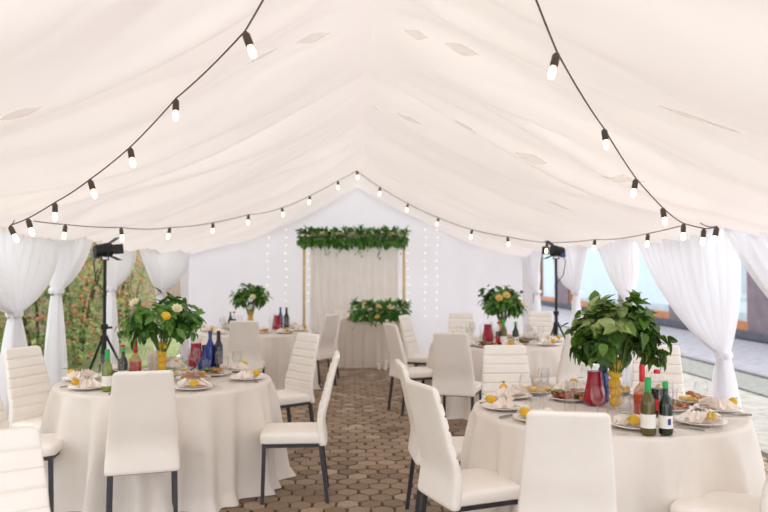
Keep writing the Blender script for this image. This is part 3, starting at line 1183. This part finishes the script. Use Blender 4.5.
jug(592, 404, 'glass jug of red juice left of the lemon vase on the near right table')
jug(191, 368, 'glass jug of red juice right of the bouquet on the near left table')
jug(277, 330, 'glass jug of red juice on the far left table')
jug(488, 342, 'glass jug of red juice left of the lemon vase on the far right table')

# napkin stand on near left table, loose glasses
p = WZ(153, 374, TZ)
ns = empty('napkin_holder', (p.x, p.y, TZ), 'upright white paper napkins in a glass left of the lemon vase, near left table', 'napkins')
MB().lathe([(0, 0), (.035, 0), (.037, .004), (.042, .09), (.040, .09), (.034, .008), (0, .008)], 18, cap=False).build('glass_cup', M['clear'], ns)
m = MB()
rnd = random.Random(3)
for k in range(7):
    a = k * .9
    m.grid(lambda u, v, a=a: (.022 * math.cos(a) + (u - .5) * .055 * math.cos(a + 1.57) * (1 + v * .5), .022 * math.sin(a) + (u - .5) * .055 * math.sin(a + 1.57) * (1 + v * .5), .012 + (.16 - .05 * abs(u - .5)) * v), 6, 6)
m.build('paper_napkins', M['napkin'], ns)
for (px, py, k, nm, lab) in ((626, 441, 3, 'wine', 'stemmed glass just left of the amber bottle on the near right table'),
                             (615, 428, 3, 'tumbler', 'tumbler between the lemon vase and amber bottle on the near right table'),
                             (736, 432, 3, 'tumbler', 'tumbler at the right end of the near right table'),
                             (194, 390, 1, 'wine', 'stemmed glass right of the front chair on the near left table'),
                             (143, 372, 1, 'wine', 'stemmed glass between orange bottle and napkin bunch, near left table')):
    p = WZ(px, py, TZ)
    spawn(nm, None, (p.x, p.y, TZ), 0, lab)

# nudge the settings apart so that nothing on a table stands inside anything else
RAD = {'plate': .133, 'platter': .131, 'bottle': .037, 'jug': .073, 'vase': .056, 'glass': .0345, 'napkins': .044}
MOB = {'plate': .25, 'platter': .8, 'bottle': .5, 'jug': .35, 'vase': 0, 'glass': 1, 'napkins': .6}
top = [o for o in SC.objects if o.parent is None and o.get('category') and .74 < o.location.z < .85]
for k in T:
    cx, cy = T[k]
    near_ = [o for o in top if math.hypot(o.location.x - cx, o.location.y - cy) < .95]
    its = [dict(o=o, c=o['category'], p=[o.location.x, o.location.y], r=RAD[o['category']] + (.010 if o.get('bigger') else 0), kids=[]) for o in near_ if o['category'] in RAD]
    for o in near_:
        if o['category'] in RAD or o['category'] == 'bouquet':
            continue
        want = 'platter' if o['category'] == 'food' else 'plate'
        cand = [i for i in its if i['c'] == want]
        best = min(cand, key=lambda i: math.hypot(i['p'][0] - o.location.x, i['p'][1] - o.location.y))
        if math.hypot(best['p'][0] - o.location.x, best['p'][1] - o.location.y) < .25 and not o['label'].startswith('yellow lemon stacked'):
            best['kids'].append(o)
    start = [tuple(i['p']) for i in its]
    for it in range(900):
        moved = False
        for a in range(len(its)):
            for b in range(a):
                A, B_ = its[a], its[b]
                dx, dy = A['p'][0] - B_['p'][0], A['p'][1] - B_['p'][1]
                d = math.hypot(dx, dy) or 1e-4
                need = A['r'] + B_['r'] + .004 - d
                if need > 0:
                    ma, mb_ = MOB[A['c']], MOB[B_['c']]
                    if ma + mb_ == 0:
                        continue
                    f = need * .6 / (ma + mb_) / d
                    A['p'][0] += dx * f * ma; A['p'][1] += dy * f * ma
                    B_['p'][0] -= dx * f * mb_; B_['p'][1] -= dy * f * mb_
                    moved = True
        for i in its:
            dx, dy = i['p'][0] - cx, i['p'][1] - cy
            d = math.hypot(dx, dy)
            lim = TR - .012 - i['r']
            if d > lim:
                i['p'][0] = cx + dx * lim / d; i['p'][1] = cy + dy * lim / d
        if not moved:
            break
    for i, st_ in zip(its, start):
        dv = Vector((i['p'][0] - st_[0], i['p'][1] - st_[1], 0))
        for o in [i['o']] + i['kids']:
            o.location = o.location + dv

# ------------------------------------------------------------------ head table, arch
HX, HY = .27, 12.35
hd = empty('head_table', (HX, HY, 0), 'rectangular head table hidden under its cream cloth at the back of the tent', 'table')
MB().box((0, 0, .73), (1.08, .55, .03)).build('tabletop', M['wood'], hd, False)
for sx in (-1, 1):
    for sy in (-1, 1):
        MB().box((sx * .5, sy * .24, .357), (.04, .04, .715)).build('leg', M['wood'], hd, False)


def headcloth():
    rings = []
    n = 200
    base = rrect(.56, .30, .05, 6)
    per = []
    m_ = len(base)
    # resample outline
    L = [0]
    for i in range(m_):
        a, b = base[i], base[(i + 1) % m_]
        L.append(L[-1] + math.hypot(b[0] - a[0], b[1] - a[1]))
    for k in range(n):
        s = L[-1] * k / n
        i = max(j for j in range(m_) if L[j] <= s)
        t = (s - L[i]) / max(1e-6, L[i + 1] - L[i])
        a, b = base[i], base[(i + 1) % m_]
        per.append((a[0] + (b[0] - a[0]) * t, a[1] + (b[1] - a[1]) * t))
    for q, z in ((.1, .752), (.6, .752), (.97, .752), (1.0, .745)):
        rings.append([(x * q, y * q, z) for x, y in per])
    for i in range(1, 15):
        t = i / 14
        z = .745 - .737 * t
        ring = []
        for k, (x, y) in enumerate(per):
            a = math.atan2(y / .3, x / .56)
            d = Vector((x, y * 1.5, 0)).normalized()
            f = math.sin(k * 2 * PI * 24 / n + 1.2 * math.sin(k * .07)) + .5 * math.sin(k * 2 * PI * 37 / n)
            o = .02 + .03 * t + .018 * t * f
            ring.append((x + d.x * o, y + d.y * o, z))
        rings.append(ring)
    m = MB().loops(rings, False)
    m.f.append(list(range(n))[::-1])
    return m


tag(headcloth().build('tablecloth', M['drape'], None, True, (HX, HY, 0)), 'cream cloth swagged over the rectangular head table', 'tablecloth')

ar = empty('wedding_arch', (.05, 12.95, 0), 'gold pole arch with cream backdrop behind the head table', 'arch')
pl = WY(304, 300, 12.95).x - .05
pr = WY(404, 300, 12.95).x - .05
zt = WY(350, 234, 12.95).z
for x in (pl, pr):
    MB().tube([(x, 0, 0), (x, 0, zt)], .024, 10).build('pole', M['gold'], ar)
    MB().box((x, 0, .008), (.25, .3, .014)).build('base_plate', M['gold'], ar, False)
MB().tube([(pl, 0, zt), (pr, 0, zt)], .024, 10).build('crossbar', M['gold'], ar)
MB().grid(lambda u, v: (pl + .1 + (pr - pl - .2) * u, .035 + .03 * math.sin(u * 2 * PI * 11 + 1.5 * math.sin(6 * u)) * (.5 + .5 * v), zt - .02 - (zt - .06) * v), 140, 14).build('backdrop', M['drape'], ar)


def garland(name, loc, lx, ly, lz, n, label, cat, seed, L0=.07, L1=.12, trail=0):
    rnd = random.Random(seed)
    root = empty(name, loc, label, cat)
    lf = MB()
    for k in range(n):
        x = rnd.uniform(-1, 1)
        a = rnd.uniform(0, 2 * PI)
        rr = math.sqrt(rnd.random())
        bump = .8 + .4 * noise.noise(Vector((x * 4, seed, 0)))
        p = Vector((x * lx, rr * math.cos(a) * ly, rr * math.sin(a) * lz * bump))
        d = Vector((x * .4 + rnd.uniform(-.6, .6), math.cos(a) - .3, math.sin(a) + rnd.uniform(-.7, .2)))
        L = rnd.uniform(L0, L1)
        lf.leaf(p, d, (0, -.3, 1), L, L * .55, .3, 1)
    for k in range(trail):
        x = rnd.uniform(-.95, .95) * lx
        ln = rnd.uniform(.1, .3)
        for q in range(int(ln / .035)):
            lf.leaf((x + rnd.uniform(-.02, .02), -ly * .6 + rnd.uniform(-.03, .03), -lz * .6 - q * .035), (rnd.uniform(-1, 1), -.4, -.6), (0, 0, 1), .055, .026, .2)
    tag(lf.build('foliage', M['ivy'], root, False), kind='stuff')
    st = MB().tube([(-lx, 0, 0), (-lx * .3, .01, .01), (lx * .4, -.01, .0), (lx, 0, 0)], .012, 6)
    st.build('stem', M['stem'], root)
    return root


c = WY(353, 237, 12.9)
garland('garland', (c.x, 12.9, c.z), .93, .13, .17, 1100, 'long green leaf garland along the top of the arch', 'garland', 4, trail=16)
c = WY(380, 309, 12.15)
g = garland('flower_arrangement', (c.x + .0, 12.13, .92), .46, .16, .17, 560, 'green flower arrangement with yellow roses on the head table', 'flowers', 9, .07, .12, 4)
for x, y, z in ((-.25, -.19, .11), (-.03, -.2, .07), (.14, -.2, .05), (-.05, -.2, -.1)):
    blossom(g, (x, y, z), .05, M['rose'])
for x, y, z in ((.1, -.17, -.17), (-.3, -.17, -.12), (.2, -.18, -.2)):
    blossom(g, (x, y, z), .045, M['blossom'])
spawn('b_blue', None, (.45, 12.5, TZ), 0, 'blue bottle poking out above the head table flowers')
for i, (x, y) in enumerate(((-.17, 12.3), (-.05, 12.25))):
    spawn('lemon', None, (x, y, TZ - .0), .5, ('lemon lying at the left end of the head table', 'lemon on the head table close to the flowers')[i])
for i, (x, y, h) in enumerate(((.42, 11.85, .16), (.53, 11.9, .12), (.33, 11.9, .1))):
    cn = empty('pillar_candle', (x, y, 0), ('tallest white pillar candle on the paving before the head table', 'white pillar candle at the right end of the candle row by the head table', 'shortest white pillar candle on the paving before the head table')[i], 'candle')
    MB().lathe([(0, .002), (.036, .002), (.038, .006), (.038, h - .004), (.034, h), (.01, h - .003), (0, h - .003)], 18).build('wax', M['candle'], cn)
    MB().tube([(0, 0, h - .005), (.001, 0, h + .012)], .0015, 5).build('wick', M['black'], cn)

# fairy lights on the back wall
fw = ['leftmost', 'second', 'third', 'fourth', 'fifth', 'sixth', 'seventh']
for i, px in enumerate((268, 286, 309, 388, 408, 425, 437)):
    pt = WY(px, 228, 13.3)
    root = empty('fairy_light_strand', (pt.x, 13.3, pt.z), fw[i] + ' vertical strand of tiny warm lights on the back wall, counted from left', 'fairy lights')
    ln = pt.z - (.55 if i > 2 else .9)
    MB().tube([(.012 * math.sin(k), 0, -ln * k / 14) for k in range(15)], .0018, 4).build('wire', M['whitepl'], root)
    n = int(ln / .14)
    for k in range(n):
        MB().ball((.012 * math.sin(k * 14 / n), -.008, -.03 - k * .14), .0085, 6, 4).build('led', M['led'], root)

# ------------------------------------------------------------------ string lights
bulb_cache = {}


def bulb_parts():
    s = MB().lathe([(0, .0), (.009, 0), (.013, -.006), (.0175, -.013), (.018, -.056), (.016, -.061), (0, -.061)], 14)
    g = MB().lathe([(.010, -.061), (.0115, -.067), (.0145, -.080), (.0155, -.093), (.0145, -.106), (.009, -.116), (0, -.119)], 14)
    return s.mesh('socket', M['socket']), g.mesh('bulb', M['bulb'])


SOCK, BULB = bulb_parts()


def string_light(pts, extra0, extra1, label, tilt=0):
    """pts: socket tops"""
    root = empty('string_light', pts[0], label, 'string lights', group='festoon bulb strings')
    o = Vector(pts[0])
    cab = []
    full = ([Vector(e) for e in extra0] if extra0 else []) + [Vector(p) + Vector((0, 0, .004)) for p in pts] + ([Vector(e) for e in extra1] if extra1 else [])
    for i in range(len(full) - 1):
        a, b = full[i], full[i + 1]
        for q in range(8):
            t = q / 8
            cp = a.lerp(b, t) - Vector((0, 0, .05 * (b - a).length * t * (1 - t)))
            cab.append(cp - o)
    cab.append(full[-1] - o)
    MB().tube(cab, .0042, 6).build('cable', M['cable'], root)
    rnd = random.Random(len(label))
    for p in pts:
        s = bpy.data.objects.new('socket', SOCK)
        C.objects.link(s)
        s.parent = root
        s.location = Vector(p) - o
        s.rotation_euler = (rnd.uniform(-.15, .15), rnd.uniform(-.25, .25) + tilt, 0)
        b = bpy.data.objects.new('bulb', BULB)
        C.objects.link(b)
        b.parent = s
    return root




def under(p, gap=.13):
    p = Vector(p)
    while p.z > ceil_z(p.x, p.y) - gap and (p - CAM).length > 2:
        p = CAM + (p - CAM) * .985
    return p


rp = [(557, 53), (604, 129), (636, 179), (662.5, 208), (683.5, 224), (704, 229), (717, 227)]
rY = [3.6, 4.2, 4.75, 5.25, 5.65, 5.95, 6.25]
lp_ = [(245, 32), (176, 99), (130, 148), (90, 180), (55, 203), (28, 219), (10, 226)]
lY = [3.5, 4.15, 4.7, 5.2, 5.6, 5.9, 6.1]
post_r, post_l = (2.93, 6.45, 2.0), (-2.93, 6.35, 2.0)
string_light([under(WY(a, b, y)) for (a, b), y in zip(rp, rY)], [under(WY(515, -60, 3.1)), under(WY(528, -22, 3.3))], [post_r], 'near festoon string of big bulbs sweeping down on the right', .05)
string_light([under(WY(a, b, y)) for (a, b), y in zip(lp_, lY)], [under(WY(291, -60, 3.0)), under(WY(275, -22, 3.2))], [post_l], 'near festoon string of big bulbs sweeping down on the left', -.2)
bl = [(357, 171), (338, 181), (310, 196), (282, 208), (248.5, 215), (213, 223), (170, 228), (121, 228), (65.5, 225)]
br = [(380, 187.5), (408, 204), (438.5, 218), (472, 230), (507.5, 237), (547, 243), (595, 240), (648, 234)]
string_light([under(WY(a, b, 5.6 / (.467 - (a - 350) / 747))) for a, b in bl], None, [post_l], 'far festoon string of bulbs from the ridge to the left curtains')
string_light([under(WY(a, b, 6.77 / (.539 + (a - 350) / 747))) for a, b in br], [under(WY(358, 172, 12.2), .05)], [post_r], 'far festoon string of bulbs from the ridge to the right curtains')


# ------------------------------------------------------------------ lamps on stands
def lamp_stand(x, y, h, label, rot):
    s = empty('light_stand', (x, y, 0), label, 'stand', rot)
    MB().tube([(0, 0, .30), (0, 0, h * .62)], .021, 12).build('lower_pole', M['black'], s)
    MB().tube([(0, 0, h * .60), (0, 0, h)], .016, 12).build('upper_pole', M['black'], s)
    MB().lathe([(.0, 0), (.034, 0), (.034, .05), (0, .05)], 14, (0, 0, h * .60)).build('collar', M['black'], s)
    MB().lathe([(.0, 0), (.038, 0), (.04, .03), (.03, .06), (0, .06)], 14, (0, 0, .86)).build('hub', M['black'], s)
    MB().tube([(.02, 0, h * .61), (.075, 0, h * .61)], .012, 8).build('knob', M['black'], s)
    for k in range(3):
        a = 2 * PI * k / 3 + .4
        ca, sa = math.cos(a), math.sin(a)
        l = MB().tube([(.03 * ca, .03 * sa, .88), (.29 * ca, .29 * sa, .36), (.31 * ca, .31 * sa, .0)], .0125, 8).build('leg', M['black'], s)
        MB().tube([(.02 * ca, .02 * sa, .34), (.24 * ca, .24 * sa, .47)], .008, 6).build('brace', M['black'], s)
    return s


def stage_lamp(x, y, h, label, rz, mirror=1):
    o = empty('stage_lamp', (x, y, h), label, 'lamp', rz)
    o.scale = (.82, .82, .82)
    MB().tube([(0, 0, 0), (0, 0, .05)], .02, 10).build('spigot', M['black'], o)
    yk = MB()
    yk.tube([(-.1, 0, .17), (-.1, 0, .05), (.1, 0, .05), (.1, 0, .17)], .008, 6)
    yk.build('yoke', M['black'], o)
    hd_ = MB().lathe([(0, -.13), (.06, -.13), (.075, -.11), (.08, -.02), (.088, .0), (.088, .07), (.08, .075), (.074, .06), (0, .055)], 20, (0, 0, 0), True, Matrix.Translation((0, 0, .17)) @ Matrix.Rotation(R(-84), 4, 'X'))
    hd_.build('housing', M['black'], o)
    T0 = Matrix.Translation((0, 0, .17)) @ Matrix.Rotation(R(-84), 4, 'X')
    for k in range(4):
        a = k * PI / 2
        m = MB()
        mx = T0 @ Matrix.Rotation(a, 4, 'Z') @ Matrix.Translation((0, .085, .075)) @ Matrix.Rotation(R(-30), 4, 'X')
        m.box((0, 0, .055), (.15 if k % 2 == 0 else .12, .004, .11), mx)
        m.build('barn_door', M['black'], o, False)
    MB().lathe([(0, 0), (.07, 0), (.07, .004), (0, .004)], 18, (0, 0, .058), True, T0).build('lens', M['darkglass'], o)
    MB().box((mirror * .115, -.06, .10), (.05, .07, .06)).build('switch_box', M['bluepl'], o, False)
    MB().tube([(.04, -.1, .12), (.16 * mirror, -.08, .02), (.15 * mirror, -.05, -.2), (.06, 0, -.38)], .006, 6).build('power_cable', M['black'], o)
    return o


p = WY(105, 264, 7.6)
lamp_stand(p.x, p.y, p.z, 'tall black tripod light stand behind the near left table', .2)
stage_lamp(p.x, p.y, p.z, 'black stage lamp with barn doors on the left stand', R(-50), -1)
p = WY(556, 262, 9.35)
lamp_stand(p.x, p.y, p.z, 'tall black tripod light stand behind the far right table', 1.2)
stage_lamp(p.x, p.y, p.z, 'black stage lamp with barn doors on the right stand', R(100), -1)

# ------------------------------------------------------------------ daylight and added front fill
wd = bpy.data.worlds.new('overcast sky')
SC.world = wd
wd.use_nodes = True
nt = wd.node_tree
nt.nodes.clear()
wo = nt.nodes.new('ShaderNodeOutputWorld')
bg = nt.nodes.new('ShaderNodeBackground')
tc = nt.nodes.new('ShaderNodeTexCoord')
sx = nt.nodes.new('ShaderNodeSeparateXYZ')
rp_ = nt.nodes.new('ShaderNodeValToRGB')
rp_.color_ramp.elements[0].position = .45
rp_.color_ramp.elements[0].color = (.78, .82, .9, 1)
rp_.color_ramp.elements[1].position = 1.0
rp_.color_ramp.elements[1].color = (1, .99, 1, 1)
mr = nt.nodes.new('ShaderNodeMapRange')
mr.inputs['From Min'].default_value = -1
nt.links.new(tc.outputs['Generated'], sx.inputs[0])
nt.links.new(sx.outputs['Z'], mr.inputs['Value'])
nt.links.new(mr.outputs[0], rp_.inputs['Fac'])
nt.links.new(rp_.outputs['Color'], bg.inputs['Color'])
bg.inputs['Strength'].default_value = 2.2
nt.links.new(bg.outputs[0], wo.inputs[0])

sun = bpy.data.lights.new('sun', 'SUN')
sun.energy = 1.7
sun.angle = R(25)
sun.color = (1, .97, .92)
so = bpy.data.objects.new('sun', sun)
so.rotation_euler = (R(-52), R(12), 0)
C.objects.link(so)

fl_ = bpy.data.lights.new('front fill', 'SUN')  # added low fill sun, stands in for daylight through the open tent front
fl_.energy = .2
fl_.angle = R(45)
fl_.color = (1, .96, .9)
fo = bpy.data.objects.new('front_fill', fl_)
fo.rotation_euler = (R(83), 0, R(6))
C.objects.link(fo)

vs = SC.view_settings
vs.view_transform = 'Standard'
vs.look = 'None'
vs.gamma = 1
vs.use_curve_mapping = False
vs.exposure = 0.2
SC.cycles.max_bounces = 12
SC.cycles.diffuse_bounces = 6
SC.cycles.transparent_max_bounces = 24
SC.cycles.use_denoising = True
SC.cycles.caustics_reflective = False
SC.cycles.caustics_refractive = False
